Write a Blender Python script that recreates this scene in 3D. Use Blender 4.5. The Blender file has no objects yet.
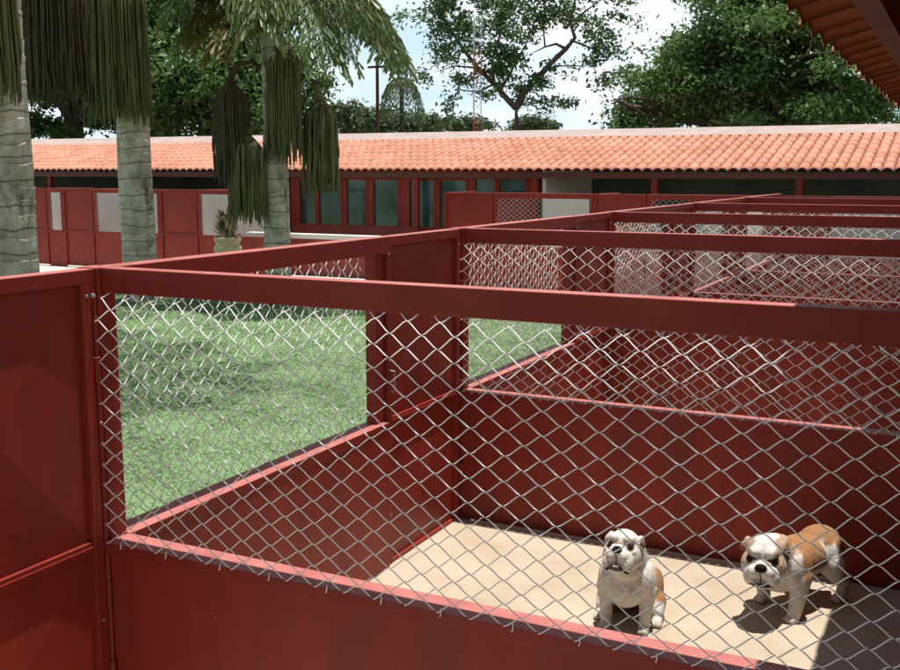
import bpy, bmesh, math, random
import numpy as np
from mathutils import Vector, Matrix, Euler

R = math.radians
C = bpy.context.scene.collection
sc = bpy.context.scene

# ------------------------------------------------------------------ camera
CAM = Vector((2.949, -2.895, 2.249))
YAW, PITCH, ROLL, FPX = -0.4611, 0.155, 0.0009, 1041.7
cf = Vector((math.sin(YAW) * math.cos(PITCH), math.cos(YAW) * math.cos(PITCH), -math.sin(PITCH)))
cr0 = Vector((math.cos(YAW), -math.sin(YAW), 0)); cu0 = cr0.cross(cf)
cr = math.cos(ROLL) * cr0 + math.sin(ROLL) * cu0
cu = -math.sin(ROLL) * cr0 + math.cos(ROLL) * cu0
cam_d = bpy.data.cameras.new('camera'); cam = bpy.data.objects.new('camera', cam_d); C.objects.link(cam)
M = Matrix((cr, cu, -cf)).transposed().to_4x4(); M.translation = CAM
cam.matrix_world = M
cam_d.sensor_width = 36; cam_d.lens = FPX / 900 * 36; cam_d.clip_start = 0.05; cam_d.clip_end = 2000
sc.camera = cam

def at(px, py, depth):
    """a point that far ahead of the photographer (used to site the trees)"""
    return CAM + depth * (cf + cr * (px - 450) / FPX - cu * (py - 335) / FPX)

# ------------------------------------------------------------------ light
SUN = Vector((0.055, 0.06, 1)).normalized()
sun_d = bpy.data.lights.new('sun', 'SUN'); sun = bpy.data.objects.new('sun', sun_d); C.objects.link(sun)
sun_d.energy = 4.8; sun_d.angle = R(0.53); sun_d.color = (1.0, 0.965, 0.90)
sun.rotation_euler = SUN.to_track_quat('Z', 'Y').to_euler()
w = bpy.data.worlds.new('World'); sc.world = w; w.use_nodes = True
nt = w.node_tree; nt.nodes.clear()
def wn(t, **k):
    n = nt.nodes.new(t)
    for a, b in k.items(): setattr(n, a, b)
    return n
wo = wn('ShaderNodeOutputWorld'); bg = wn('ShaderNodeBackground'); sky = wn('ShaderNodeTexSky')
sky.sky_type = 'NISHITA'; sky.sun_disc = False
sky.sun_elevation = math.asin(SUN.z); sky.sun_rotation = math.atan2(SUN.x, SUN.y)
sky.air_density = 1.0; sky.dust_density = 1.6; sky.ozone_density = 1.0
bg.inputs['Strength'].default_value = 0.05
tc = wn('ShaderNodeTexCoord'); sep = wn('ShaderNodeSeparateXYZ')
nt.links.new(tc.outputs['Generated'], sep.inputs[0])
mp = wn('ShaderNodeMapping'); mp.inputs['Scale'].default_value = (2.2, 2.2, 6.0); mp.inputs['Location'].default_value = (0.35, 0.2, 0.1)
nt.links.new(tc.outputs['Generated'], mp.inputs[0])
nz = wn('ShaderNodeTexNoise'); nz.inputs['Scale'].default_value = 1.6; nz.inputs['Detail'].default_value = 8; nz.inputs['Roughness'].default_value = 0.58
nt.links.new(mp.outputs[0], nz.inputs['Vector'])
rp = wn('ShaderNodeValToRGB'); rp.color_ramp.elements[0].position = 0.42; rp.color_ramp.elements[1].position = 0.60; rp.color_ramp.elements[0].color = (.60, .75, .84, 1); rp.color_ramp.elements[1].color = (1, 1, 1, 1)
nt.links.new(nz.outputs['Fac'], rp.inputs[0])
ev = wn('ShaderNodeMapRange'); ev.inputs['From Min'].default_value = 0.5; ev.inputs['From Max'].default_value = 0.16
ev.inputs['To Min'].default_value = 0.03; ev.inputs['To Max'].default_value = 1.0
nt.links.new(sep.outputs['Z'], ev.inputs['Value'])
cl = wn('ShaderNodeMix', data_type='RGBA', blend_type='MULTIPLY'); cl.inputs['Factor'].default_value = 1; cl.inputs['B'].default_value = (17.5, 18.3, 18.9, 1)
nt.links.new(rp.outputs[0], cl.inputs['A'])
mx = wn('ShaderNodeMix', data_type='RGBA')
nt.links.new(ev.outputs[0], mx.inputs['Factor']); nt.links.new(sky.outputs[0], mx.inputs['A']); nt.links.new(cl.outputs['Result'], mx.inputs['B'])
nt.links.new(mx.outputs['Result'], bg.inputs[0]); nt.links.new(bg.outputs[0], wo.inputs[0])

sc.view_settings.view_transform = 'Standard'; sc.view_settings.look = 'None'
sc.view_settings.exposure = 0.38; sc.view_settings.gamma = 1.0; sc.view_settings.use_curve_mapping = False
sc.cycles.max_bounces = 8; sc.cycles.diffuse_bounces = 4; sc.cycles.transmission_bounces = 6
sc.cycles.transparent_max_bounces = 8; sc.cycles.use_denoising = True
sc.cycles.sample_clamp_indirect = 6

# ------------------------------------------------------------------ materials
def newmat(name):
    m = bpy.data.materials.new(name); m.use_nodes = True
    n = m.node_tree.nodes; n.clear()
    out = n.new('ShaderNodeOutputMaterial'); b = n.new('ShaderNodeBsdfPrincipled')
    m.node_tree.links.new(b.outputs[0], out.inputs[0])
    return m, n, m.node_tree.links, b, out

def mat(name, c1, c2=None, scale=6.0, rough=0.6, bump=0.0, bscale=None, detail=6, stretch=(1, 1, 1), lo=0.35, hi=0.65,
        metallic=0.0, spec=0.5, c3=None, s3=1.0, t3=(0.55, 0.7), attr=None, rvar=0.0, bdist=0.01, chips=0.0):
    """c1/c2 mixed by noise, c3 as larger stains, attr = per-tile value baked in the mesh"""
    m, n, l, b, out = newmat(name)
    b.inputs['Roughness'].default_value = rough; b.inputs['Metallic'].default_value = metallic
    b.inputs['Specular IOR Level'].default_value = spec
    tcn = n.new('ShaderNodeTexCoord'); mpn = n.new('ShaderNodeMapping'); mpn.inputs['Scale'].default_value = stretch
    l.new(tcn.outputs['Object'], mpn.inputs[0])
    if c2 is None: c2 = c1
    nz = n.new('ShaderNodeTexNoise'); nz.inputs['Scale'].default_value = scale; nz.inputs['Detail'].default_value = detail
    nz.inputs['Roughness'].default_value = 0.62
    l.new(mpn.outputs[0], nz.inputs['Vector'])
    mr = n.new('ShaderNodeMapRange'); mr.inputs['From Min'].default_value = lo; mr.inputs['From Max'].default_value = hi
    l.new(nz.outputs['Fac'], mr.inputs['Value'])
    mx = n.new('ShaderNodeMix'); mx.data_type = 'RGBA'
    mx.inputs['A'].default_value = (*c1, 1); mx.inputs['B'].default_value = (*c2, 1)
    l.new(mr.outputs[0], mx.inputs['Factor'])
    col = mx.outputs['Result']
    if attr:
        at_ = n.new('ShaderNodeAttribute'); at_.attribute_name = attr
        m2 = n.new('ShaderNodeMix'); m2.data_type = 'RGBA'; m2.blend_type = 'MULTIPLY'; m2.inputs['Factor'].default_value = 1
        l.new(col, m2.inputs['A']); l.new(at_.outputs['Color'], m2.inputs['B']); col = m2.outputs['Result']
    if c3:
        n3 = n.new('ShaderNodeTexNoise'); n3.inputs['Scale'].default_value = s3; n3.inputs['Detail'].default_value = 7; n3.inputs['Roughness'].default_value = 0.65
        l.new(mpn.outputs[0], n3.inputs['Vector'])
        r3 = n.new('ShaderNodeMapRange'); r3.inputs['From Min'].default_value = t3[0]; r3.inputs['From Max'].default_value = t3[1]
        l.new(n3.outputs['Fac'], r3.inputs['Value'])
        m3 = n.new('ShaderNodeMix'); m3.data_type = 'RGBA'; m3.inputs['B'].default_value = (*c3, 1)
        l.new(r3.outputs[0], m3.inputs['Factor']); l.new(col, m3.inputs['A']); col = m3.outputs['Result']
    if chips:
        n4 = n.new('ShaderNodeTexNoise'); n4.inputs['Scale'].default_value = chips; n4.inputs['Detail'].default_value = 3
        l.new(tcn.outputs['Object'], n4.inputs['Vector'])
        r4 = n.new('ShaderNodeMapRange'); r4.inputs['From Min'].default_value = .735; r4.inputs['From Max'].default_value = .765; r4.inputs['To Max'].default_value = .75
        l.new(n4.outputs['Fac'], r4.inputs['Value'])
        m4 = n.new('ShaderNodeMix'); m4.data_type = 'RGBA'; m4.inputs['B'].default_value = (.33, .21, .17, 1)
        l.new(r4.outputs[0], m4.inputs['Factor']); l.new(col, m4.inputs['A']); col = m4.outputs['Result']
    l.new(col, b.inputs['Base Color'])
    if rvar:
        rr = n.new('ShaderNodeMapRange'); rr.inputs['To Min'].default_value = rough - rvar; rr.inputs['To Max'].default_value = rough + rvar
        l.new(nz.outputs['Fac'], rr.inputs['Value']); l.new(rr.outputs[0], b.inputs['Roughness'])
    if bump:
        bn = n.new('ShaderNodeTexNoise'); bn.inputs['Scale'].default_value = bscale or scale * 4; bn.inputs['Detail'].default_value = 6
        l.new(mpn.outputs[0], bn.inputs['Vector'])
        bp = n.new('ShaderNodeBump'); bp.inputs['Strength'].default_value = bump; bp.inputs['Distance'].default_value = bdist
        l.new(bn.outputs['Fac'], bp.inputs['Height']); l.new(bp.outputs[0], b.inputs['Normal'])
    return m

def sunlit_tops(m, c):
    """paints the pink of sunlit metal into the colour of upward faces"""
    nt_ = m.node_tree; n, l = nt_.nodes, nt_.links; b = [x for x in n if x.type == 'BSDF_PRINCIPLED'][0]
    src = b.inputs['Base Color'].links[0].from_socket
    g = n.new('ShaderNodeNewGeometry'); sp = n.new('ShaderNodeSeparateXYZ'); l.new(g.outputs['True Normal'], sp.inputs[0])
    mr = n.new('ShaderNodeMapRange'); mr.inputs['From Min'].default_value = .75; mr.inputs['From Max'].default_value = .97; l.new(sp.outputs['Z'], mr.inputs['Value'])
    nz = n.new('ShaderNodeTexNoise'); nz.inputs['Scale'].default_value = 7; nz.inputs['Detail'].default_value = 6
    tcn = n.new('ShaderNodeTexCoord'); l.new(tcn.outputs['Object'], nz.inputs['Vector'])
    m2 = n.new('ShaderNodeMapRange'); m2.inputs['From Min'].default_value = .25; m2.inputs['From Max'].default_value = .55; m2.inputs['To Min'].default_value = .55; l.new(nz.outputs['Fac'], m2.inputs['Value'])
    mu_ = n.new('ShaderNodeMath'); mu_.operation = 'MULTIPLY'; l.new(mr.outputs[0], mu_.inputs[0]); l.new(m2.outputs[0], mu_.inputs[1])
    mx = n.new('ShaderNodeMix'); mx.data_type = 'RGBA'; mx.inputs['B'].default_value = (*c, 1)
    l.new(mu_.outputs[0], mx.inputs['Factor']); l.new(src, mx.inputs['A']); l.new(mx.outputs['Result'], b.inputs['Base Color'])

def leafmat(name, c1, c2, trans=0.3, rough=0.45, scale=0.9):
    m, n, l, b, out = newmat(name)
    tcn = n.new('ShaderNodeTexCoord'); nz = n.new('ShaderNodeTexNoise'); nz.inputs['Scale'].default_value = scale; nz.inputs['Detail'].default_value = 5
    l.new(tcn.outputs['Object'], nz.inputs['Vector'])
    mr = n.new('ShaderNodeMapRange'); mr.inputs['From Min'].default_value = 0.35; mr.inputs['From Max'].default_value = 0.65
    l.new(nz.outputs['Fac'], mr.inputs['Value'])
    mx = n.new('ShaderNodeMix'); mx.data_type = 'RGBA'; mx.inputs['A'].default_value = (*c1, 1); mx.inputs['B'].default_value = (*c2, 1)
    l.new(mr.outputs[0], mx.inputs['Factor'])
    l.new(mx.outputs['Result'], b.inputs['Base Color']); b.inputs['Roughness'].default_value = rough
    tr = n.new('ShaderNodeBsdfTranslucent'); l.new(mx.outputs['Result'], tr.inputs[0])
    ms = n.new('ShaderNodeMixShader'); ms.inputs[0].default_value = trans
    l.new(b.outputs[0], ms.inputs[1]); l.new(tr.outputs[0], ms.inputs[2]); l.new(ms.outputs[0], out.inputs[0])
    return m

RED = mat('red_enamel', (0.255, 0.031, 0.021), (0.215, 0.024, 0.017), scale=3, rough=0.46, spec=.22, chips=26, bump=0.05, bscale=9, rvar=0.10,
          c3=(0.215, 0.040, 0.030), s3=2.2, t3=(0.56, 0.74))
RED2 = mat('red_enamel_sheet', (0.270, 0.034, 0.022), (0.220, 0.026, 0.017), scale=2.2, rough=0.46, spec=.22, chips=20, bump=0.12, bscale=3.5, rvar=0.1,
           c3=(0.19, 0.040, 0.028), s3=2.2, t3=(0.50, 0.76), bdist=0.02, stretch=(2.5, 2.5, .8))
sunlit_tops(RED, (.46, .165, .145))  # sunlit pink put into the base colour of the rail tops
REDW = mat('red_weathered', (0.26, 0.030, 0.021), (0.20, 0.022, 0.015), scale=2, rough=0.55, c3=(0.20, 0.05, 0.035), s3=1.2)
WIRE = mat('galvanised_wire', (0.92, 0.92, 0.90), (0.85, 0.85, 0.83), scale=30, rough=0.6, metallic=0.0, spec=0.25)
STEEL = mat('dull_steel', (0.40, 0.40, 0.40), (0.22, 0.21, 0.20), scale=40, rough=0.45, metallic=0.6)
CONC = mat('sandy_concrete', (0.475, 0.395, 0.30), (0.41, 0.335, 0.25), scale=1.7, rough=0.88, bump=0.25, bscale=60, c3=(0.36, 0.265, 0.17), s3=2.1, t3=(0.50, 0.76), bdist=0.004)
DRAIN = mat('damp_cement', (0.10, 0.07, 0.055), (0.06, 0.045, 0.04), scale=5, rough=0.8)
PAVE = mat('pale_pavement', (0.58, 0.54, 0.47), (0.50, 0.46, 0.40), scale=1.5, rough=0.9, bump=0.2, bscale=40)
SOIL = mat('lawn_soil', (0.175, 0.285, 0.120), (0.14, 0.235, 0.095), scale=45, rough=0.95, c3=(0.215, 0.26, 0.135), s3=1.1, t3=(0.5, 0.8), bump=0.6, bscale=60)
EARTH = mat('far_ground', (0.10, 0.13, 0.05), (0.14, 0.12, 0.07), scale=0.1, rough=0.95)
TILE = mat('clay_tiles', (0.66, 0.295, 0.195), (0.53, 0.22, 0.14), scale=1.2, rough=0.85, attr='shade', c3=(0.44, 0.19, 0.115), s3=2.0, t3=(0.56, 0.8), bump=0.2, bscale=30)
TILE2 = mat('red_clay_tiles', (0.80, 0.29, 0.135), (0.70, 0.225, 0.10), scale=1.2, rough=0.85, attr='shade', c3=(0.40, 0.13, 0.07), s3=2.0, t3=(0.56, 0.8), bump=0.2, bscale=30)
CEM = mat('ridge_cement', (0.42, 0.335, 0.31), (0.33, 0.26, 0.24), scale=2.5, rough=0.9, c3=(0.36, 0.28, 0.26), s3=5, stretch=(1, 1, 1))
WOOD = mat('dark_timber', (0.13, 0.035, 0.025), (0.08, 0.022, 0.018), scale=8, rough=0.6, stretch=(1, 1, 4))
WHITE = mat('white_paint', (0.76, 0.75, 0.71), (0.68, 0.67, 0.63), scale=1.5, rough=0.7, c3=(0.55, 0.53, 0.49), s3=2.5, t3=(0.6, 0.85))
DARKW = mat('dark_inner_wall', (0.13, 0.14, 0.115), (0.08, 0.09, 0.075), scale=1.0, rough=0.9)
GLASS = mat('dark_window_glass', (0.010, 0.030, 0.030), (0.05, 0.12, 0.115), scale=1.6, rough=0.06, spec=0.8)
BARK = mat('palm_bark', (0.60, 0.535, 0.475), (0.34, 0.30, 0.265), scale=5, rough=0.9, stretch=(1, 1, 0.5), bump=0.8, bscale=14, bdist=0.03, c3=(0.085, 0.08, 0.065), s3=2.6, t3=(0.535, 0.65))
_n, _l = BARK.node_tree.nodes, BARK.node_tree.links; _b = [x for x in _n if x.type == 'BSDF_PRINCIPLED'][0]
_src = _b.inputs['Base Color'].links[0].from_socket
_w = _n.new('ShaderNodeTexWave'); _w.bands_direction = 'Z'; _w.wave_profile = 'SAW'; _w.inputs['Scale'].default_value = 1.15; _w.inputs['Distortion'].default_value = 2.6; _w.inputs['Detail'].default_value = 3; _w.inputs['Detail Scale'].default_value = 1.6
_t = _n.new('ShaderNodeTexCoord'); _l.new(_t.outputs['Object'], _w.inputs['Vector'])
_r = _n.new('ShaderNodeMapRange'); _r.inputs['From Min'].default_value = .90; _r.inputs['From Max'].default_value = .97; _r.inputs['To Max'].default_value = .8; _l.new(_w.outputs['Fac'], _r.inputs['Value'])
_x = _n.new('ShaderNodeMix'); _x.data_type = 'RGBA'; _x.inputs['B'].default_value = (.055, .05, .04, 1)      # dark leaf-scar cracks
_l.new(_r.outputs[0], _x.inputs['Factor']); _l.new(_src, _x.inputs['A']); _l.new(_x.outputs['Result'], _b.inputs['Base Color'])
BARK2 = mat('tree_bark', (0.11, 0.085, 0.065), (0.06, 0.045, 0.035), scale=4, rough=0.95, stretch=(1, 1, 0.3), bump=0.5)
STRAND = mat('fruit_strands', (0.135, 0.140, 0.050), (0.075, 0.070, 0.032), scale=5, rough=0.8, stretch=(1, 1, 0.35), c3=(0.15, 0.125, 0.04), s3=3, t3=(0.52, 0.7), bump=0.4, bscale=60)
STRAND_DRY = mat('dry_fruit_strands', (0.080, 0.062, 0.034), (0.045, 0.036, 0.022), scale=5, rough=0.9, c3=(0.06, 0.04, 0.018), s3=3, t3=(0.55, 0.72), bump=0.4, bscale=60)
FROND = leafmat('palm_leaf', (0.080, 0.135, 0.040), (0.145, 0.19, 0.065), 0.25, 0.40, 1.3)
FROND_Y = leafmat('yellowing_palm_leaf', (0.15, 0.14, 0.035), (0.12, 0.12, 0.03), 0.25, 0.5, 2.0)
LEAF_D = leafmat('dark_leaves', (0.045, 0.100, 0.028), (0.115, 0.195, 0.060), 0.35, 0.38, 0.8)
LEAF_M = leafmat('mid_leaves', (0.056, 0.125, 0.036), (0.170, 0.265, 0.080), 0.38, 0.42, 0.55)
LEAF_S = leafmat('sparse_leaves', (0.12, 0.205, 0.085), (0.19, 0.275, 0.125), 0.5, 0.5, 0.7)
LEAF_F = leafmat('far_leaves', (0.080, 0.120, 0.060), (0.11, 0.145, 0.075), 0.2, 0.6, 0.4)
GRASS = leafmat('grass_blades', (0.195, 0.305, 0.135), (0.275, 0.38, 0.195), 0.2, 0.55, 1.2)
POT = mat('cream_urn', (0.72, 0.62, 0.38), (0.62, 0.54, 0.34), scale=6, rough=0.7)
SUCC = leafmat('urn_plant', (0.075, 0.08, 0.035), (0.58, 0.50, 0.30), 0.15, 0.5, 9)
MASTR = mat('mast_red', (0.42, 0.06, 0.05), rough=0.6)
MASTW = mat('mast_white', (0.55, 0.55, 0.55), rough=0.6)

# ------------------------------------------------------------------ builders
class MB:
    def __init__(s): s.v = []; s.f = []
    def add(s, v, f):
        o = len(s.v); s.v += [tuple(p) for p in v]; s.f += [tuple(i + o for i in q) for q in f]
    def box(s, x0, x1, y0, y1, z0, z1, bev=0.0):
        if bev <= 0:
            v = [(x, y, z) for z in (z0, z1) for y in (y0, y1) for x in (x0, x1)]
            s.add(v, [(0, 2, 3, 1), (4, 5, 7, 6), (0, 1, 5, 4), (2, 6, 7, 3), (0, 4, 6, 2), (1, 3, 7, 5)]); return
        bm = bmesh.new(); bmesh.ops.create_cube(bm, size=1)
        for p in bm.verts:
            p.co = Vector(((x0 + x1) / 2 + p.co.x * (x1 - x0), (y0 + y1) / 2 + p.co.y * (y1 - y0), (z0 + z1) / 2 + p.co.z * (z1 - z0)))
        bmesh.ops.bevel(bm, geom=bm.edges[:], offset=bev, segments=2, affect='EDGES', profile=0.6)
        bm.verts.index_update(); s.add([p.co for p in bm.verts], [[q.index for q in f.verts] for f in bm.faces]); bm.free()
    def tube(s, pts, rad, n=6, cap=True):
        pts = [Vector(p) for p in pts]; k = len(pts)
        if not hasattr(rad, '__len__'): rad = [rad] * k
        o = len(s.v); a = None
        for i, p in enumerate(pts):
            t = (pts[min(i + 1, k - 1)] - pts[max(i - 1, 0)]).normalized()
            if a is None: a = t.orthogonal().normalized()
            a = (a - t * a.dot(t)).normalized(); b = t.cross(a)
            for j in range(n):
                q = 2 * math.pi * j / n
                s.v.append(tuple(p + rad[i] * (math.cos(q) * a + math.sin(q) * b)))
        for i in range(k - 1):
            for j in range(n):
                s.f.append((o + i * n + j, o + i * n + (j + 1) % n, o + (i + 1) * n + (j + 1) % n, o + (i + 1) * n + j))
        if cap: s.f.append(tuple(o + j for j in range(n))[::-1]); s.f.append(tuple(o + (k - 1) * n + j for j in range(n)))
    def lathe(s, prof, c=(0, 0, 0), n=24):
        o = len(s.v)
        for r, z in prof:
            for j in range(n):
                q = 2 * math.pi * j / n; s.v.append((c[0] + r * math.cos(q), c[1] + r * math.sin(q), c[2] + z))
        for i in range(len(prof) - 1):
            for j in range(n):
                s.f.append((o + i * n + j, o + i * n + (j + 1) % n, o + (i + 1) * n + (j + 1) % n, o + (i + 1) * n + j))
        s.f.append(tuple(o + j for j in range(n))[::-1]); s.f.append(tuple(o + (len(prof) - 1) * n + j for j in range(n)))
    def build(s, name, m, parent=None, smooth=False):
        me = bpy.data.meshes.new(name); me.from_pydata(s.v, [], s.f); me.materials.append(m)
        if smooth: me.polygons.foreach_set('use_smooth', [True] * len(me.polygons))
        o = bpy.data.objects.new(name, me); C.objects.link(o)
        if parent: o.parent = parent
        return o

def polys(name, V, n, m, parent=None, kind=None):
    """V: (count, n, 3) loose polygons"""
    V = np.asarray(V, dtype=np.float32); k = V.shape[0]
    me = bpy.data.meshes.new(name); me.vertices.add(k * n); me.vertices.foreach_set('co', V.ravel())
    me.loops.add(k * n); me.loops.foreach_set('vertex_index', np.arange(k * n, dtype=np.int32))
    me.polygons.add(k); me.polygons.foreach_set('loop_start', np.arange(0, k * n, n, dtype=np.int32))
    me.materials.append(m); me.update(calc_edges=True); me.validate()
    o = bpy.data.objects.new(name, me); C.objects.link(o)
    if parent: o.parent = parent
    if kind: o['kind'] = kind
    return o

def empty(name, loc=(0, 0, 0), rz=0.0):
    o = bpy.data.objects.new(name, None); C.objects.link(o); o.location = loc; o.rotation_euler = (0, 0, rz); o.empty_display_size = 0.2
    return o
def tag(o, label=None, cat=None, group=None, kind=None):
    if cat and not kind: o['kind'] = 'thing'
    if label: o['label'] = label
    if cat: o['category'] = cat
    if group: o['group'] = group
    if kind: o['kind'] = kind
    return o
def dup(root, loc, rz, label):
    r = root.copy(); C.objects.link(r); r.location = loc; r.rotation_euler = (0, 0, rz); r['label'] = label
    for ch in list(root.children):
        c = ch.copy(); C.objects.link(c); c.parent = r
        for g in list(ch.children):
            d = g.copy(); C.objects.link(d); d.parent = c
    return r

# ------------------------------------------------------------------ ground
L = 3.11            # length of one kennel run
NR = 5              # runs up to the rear block
ZT, ZB, ZS = 1.90, 1.806, 0.855

def sheet(name, pts, z, m):
    b = MB(); b.add([(x, y, z) for x, y in pts], [tuple(range(len(pts)))])
    return tag(b.build(name, m), kind='structure')
sheet('ground', [(-500, -300), (500, -300), (500, 700), (-500, 700)], -0.09, EARTH)

def lawn_bm():
    bm = bmesh.new(); bmesh.ops.create_grid(bm, x_segments=60, y_segments=60, size=0.5)
    rnd = random.Random(3)
    for v in bm.verts:
        x = -28 + (v.co.x + .5) * 27.97; y = -8 + (v.co.y + .5) * 20.6
        v.co = Vector((x, y, -0.045 + 0.012 * math.sin(x * 1.7 + y) + 0.01 * math.sin(y * 2.3 - x * .6)))
    me = bpy.data.meshes.new('lawn'); bm.to_mesh(me); bm.free(); me.materials.append(SOIL)
    me.polygons.foreach_set('use_smooth', [True] * len(me.polygons))
    o = bpy.data.objects.new('lawn', me); C.objects.link(o); return tag(o, kind='structure')
lawn_bm()
b = MB(); b.box(-40, -0.06, 12.62, 20.5, -0.3, -0.012); tag(b.build('pavement', PAVE), kind='structure')

def grass():
    rs = np.random.RandomState(5); n = 330000
    x = -0.12 - rs.rand(n) ** 1.25 * 15.5; y = -0.5 + rs.rand(n) * 13.0
    d = np.hypot(x - CAM.x, y - CAM.y)
    clump = 0.5 + 0.5 * np.sin(x * 3.1 + np.sin(y * 2.2) * 2) * np.sin(y * 2.7 + np.sin(x * 1.9) * 2)
    h = (0.014 + 0.020 * rs.rand(n)) * (0.7 + 0.6 * clump); wd = (0.0014 + 0.0016 * rs.rand(n)) * (0.8 + d / 9)
    a = rs.rand(n) * 6.283; la = rs.rand(n) * 6.283; ln = h * (1.0 + 1.8 * rs.rand(n))
    z0 = -0.052 + 0.012 * np.sin(x * 1.7 + y) + 0.01 * np.sin(y * 2.3 - x * .6)
    V = np.zeros((n, 4, 3))
    V[:, 0] = np.c_[x - wd * np.cos(a), y - wd * np.sin(a), z0]
    V[:, 1] = np.c_[x + wd * np.cos(a), y + wd * np.sin(a), z0]
    mxx, myy = x + ln * .45 * np.cos(la), y + ln * .45 * np.sin(la)
    V[:, 2] = np.c_[x + ln * np.cos(la), y + ln * np.sin(la), z0 + h]
    V[:, 3] = np.c_[mxx - wd * .8 * np.cos(a), myy - wd * .8 * np.sin(a), z0 + h * .65]
    o = polys('grass', V, 4, GRASS, kind='stuff')
    tag(o, 'short pale green grass of the lawn beside the runs', 'grass', kind='stuff')
grass()

# floors of the runs: slab with worn, slightly uneven edge, drain gap along the outer wall
for n in range(-1, NR):
    y0 = n * L + 0.055; y1 = (n + 1) * L - 0.085
    rnd = random.Random(n + 20)
    pts = [(4.55, y0), (4.55, y1), (0.10, y1)]
    for k, (t, x) in enumerate([(0.99, 0.035), (0.9, 0.03), (0.82, 0.035), (0.72, 0.045), (0.6, 0.085), (0.45, 0.10), (0.3, 0.11), (0.0, 0.12)]):
        pts.append((x + rnd.uniform(-.004, .004), y0 + (y1 - y0) * t))
    b = MB(); m_ = len(pts)
    b.add([(x, y, 0.0) for x, y in pts] + [(x, y, -0.08) for x, y in pts],
          [tuple(range(m_))] + [(i, i + m_, (i + 1) % m_ + m_, (i + 1) % m_) for i in range(m_)])
    b.f[-m_ - 1] = tuple(range(m_))
    o = tag(b.build('concrete_floor', CONC), kind='structure')
b = MB(); b.box(-0.02, 4.6, -L, NR * L, -0.085, -0.05); tag(b.build('drain_bed', DRAIN), kind='structure')

# ------------------------------------------------------------------ chain link
def chain(name, W, z0, z1, parent, seed=0, ph=0.117, pv=0.079, rad=0.0021, n=6, y=0.0, x0=0.0, amp=0.006, tails=True, lean=0.0, tuck=0.0):
    """woven diamonds in the local x-z plane; every wire zigzags up the panel"""
    rnd = random.Random(seed); b = MB(); nw = int(round(W / (ph / 2))); hx = W / nw
    nr = int(round((z1 - z0) / (pv / 2))); hz = (z1 - z0) / nr
    f1, f2, f3 = rnd.uniform(1, 2), rnd.uniform(1.5, 3), rnd.uniform(0, 6)
    def warp(x, z):
        e = math.sin(math.pi * min(1, max(0, (x - x0) / W))) ; g = math.sin(math.pi * min(1, max(0, (z - z0) / (z1 - z0))))
        g = g ** .5 if g > 0 else 0
        return (x + amp * g * math.sin(z * 5 * f1 + x * 3 + f3), y + lean * (1 - (z - z0) / (z1 - z0)) + tuck * math.exp(-(z1 - z) / .055) + 0.004 * g * math.sin(x * f2 * 2 + f3), z + amp * g * math.sin(x * 4 * f2 + z * 4 + f3) - .006 * g)
    for i in range(nw):
        pts = []
        for k in range(nr + 1):
            s = (k + i) % 2
            x = x0 + (i + s) * hx; z = z0 + k * hz
            off = (0.0032 if s else -0.0032)
            p = Vector(warp(x, z)); p.y += off; p.x += (-.002 if s else .002)
            jit = 0.0012
            p.x += rnd.uniform(-jit, jit); p.z += rnd.uniform(-jit, jit)
            if pts:
                q = pts[-1]; d = (p - q); sgn = 1 if s else -1
                pts.append(q + d * 0.2 + Vector((0, 0, -0.0028)))
                pts.append(q + d * 0.8 + Vector((0, 0, 0.0028)))
            pts.append(p)
        b.tube(pts, rad, n=n, cap=False)
    if tails:      # bent wire ends hooked over the frame on both sides
        for xe, d in ((x0, -1), (x0 + W, 1)):
            for k in range(0, nr - 1, 2):
                z = z0 + k * hz + rnd.uniform(-.004, .004)
                b.tube([(xe, y + .004, z), (xe + d * .018, y + .004, z - .009), (xe + d * .027, y + .012, z - .015 - rnd.uniform(0, .005))], rad, n=5)
    return b.build(name, WIRE, parent, smooth=True)

# ------------------------------------------------------------------ cross partitions of the runs
PW = 4.2
def make_partition():
    t = empty('partition_fence')
    tag(t, None, 'fence', 'wire partitions between the kennel runs')
    b = MB(); b.box(-0.015, 0.082, -0.048, 0.040, 0, ZT, .004); b.build('post', RED, t)
    b = MB(); b.box(0.0825, PW, -0.030, 0.036, ZB, ZT - .001, .004); b.build('top_rail', RED, t)
    b = MB(); b.box(0.0825, PW, -0.075, 0.045, ZS - 0.05, ZS, .004); b.build('sill_rail', RED, t)
    b = MB(); nx = 24
    rnd = random.Random(4)
    for i in range(nx):   # sheet with the faint waviness of thin metal
        pass
    b.box(0.0825, PW, -0.052, -0.012, 0.0, ZS - 0.0505); b.build('sheet', RED2, t)
    chain('wire_mesh', PW - 0.09, ZS - .004, ZB + .022, t, seed=2, y=-0.071, x0=0.088, tuck=.062)
    b = MB(); rnd = random.Random(8); x = 0.16
    b.tube([(0, -.070, ZS + .010), (.004, -.078, ZS + .003), (.004, -.0795, ZS - .004), (.001, -.0795, ZS - .014)], .0022, n=4)
    o = b.build('wire_tie', WIRE, t); o.location.x = x     # lashings that tie the mesh to the sill
    while x < PW - .3:
        x += 0.23 + rnd.uniform(-.02, .02); c = o.copy(); C.objects.link(c); c.location.x = x
    return t
PL = ['red partition fence nearest the camera, in front of both bulldogs', 'red partition fence directly behind the two bulldogs',
      'red partition fence one run behind the one at the bulldogs\' backs', 'red partition fence second from the rear kennel block',
      'red partition fence last before the rear kennel block']
part0 = make_partition(); part0['label'] = PL[0]
for n in range(1, NR): dup(part0, (0, n * L, 0), 0, PL[n])

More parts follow.
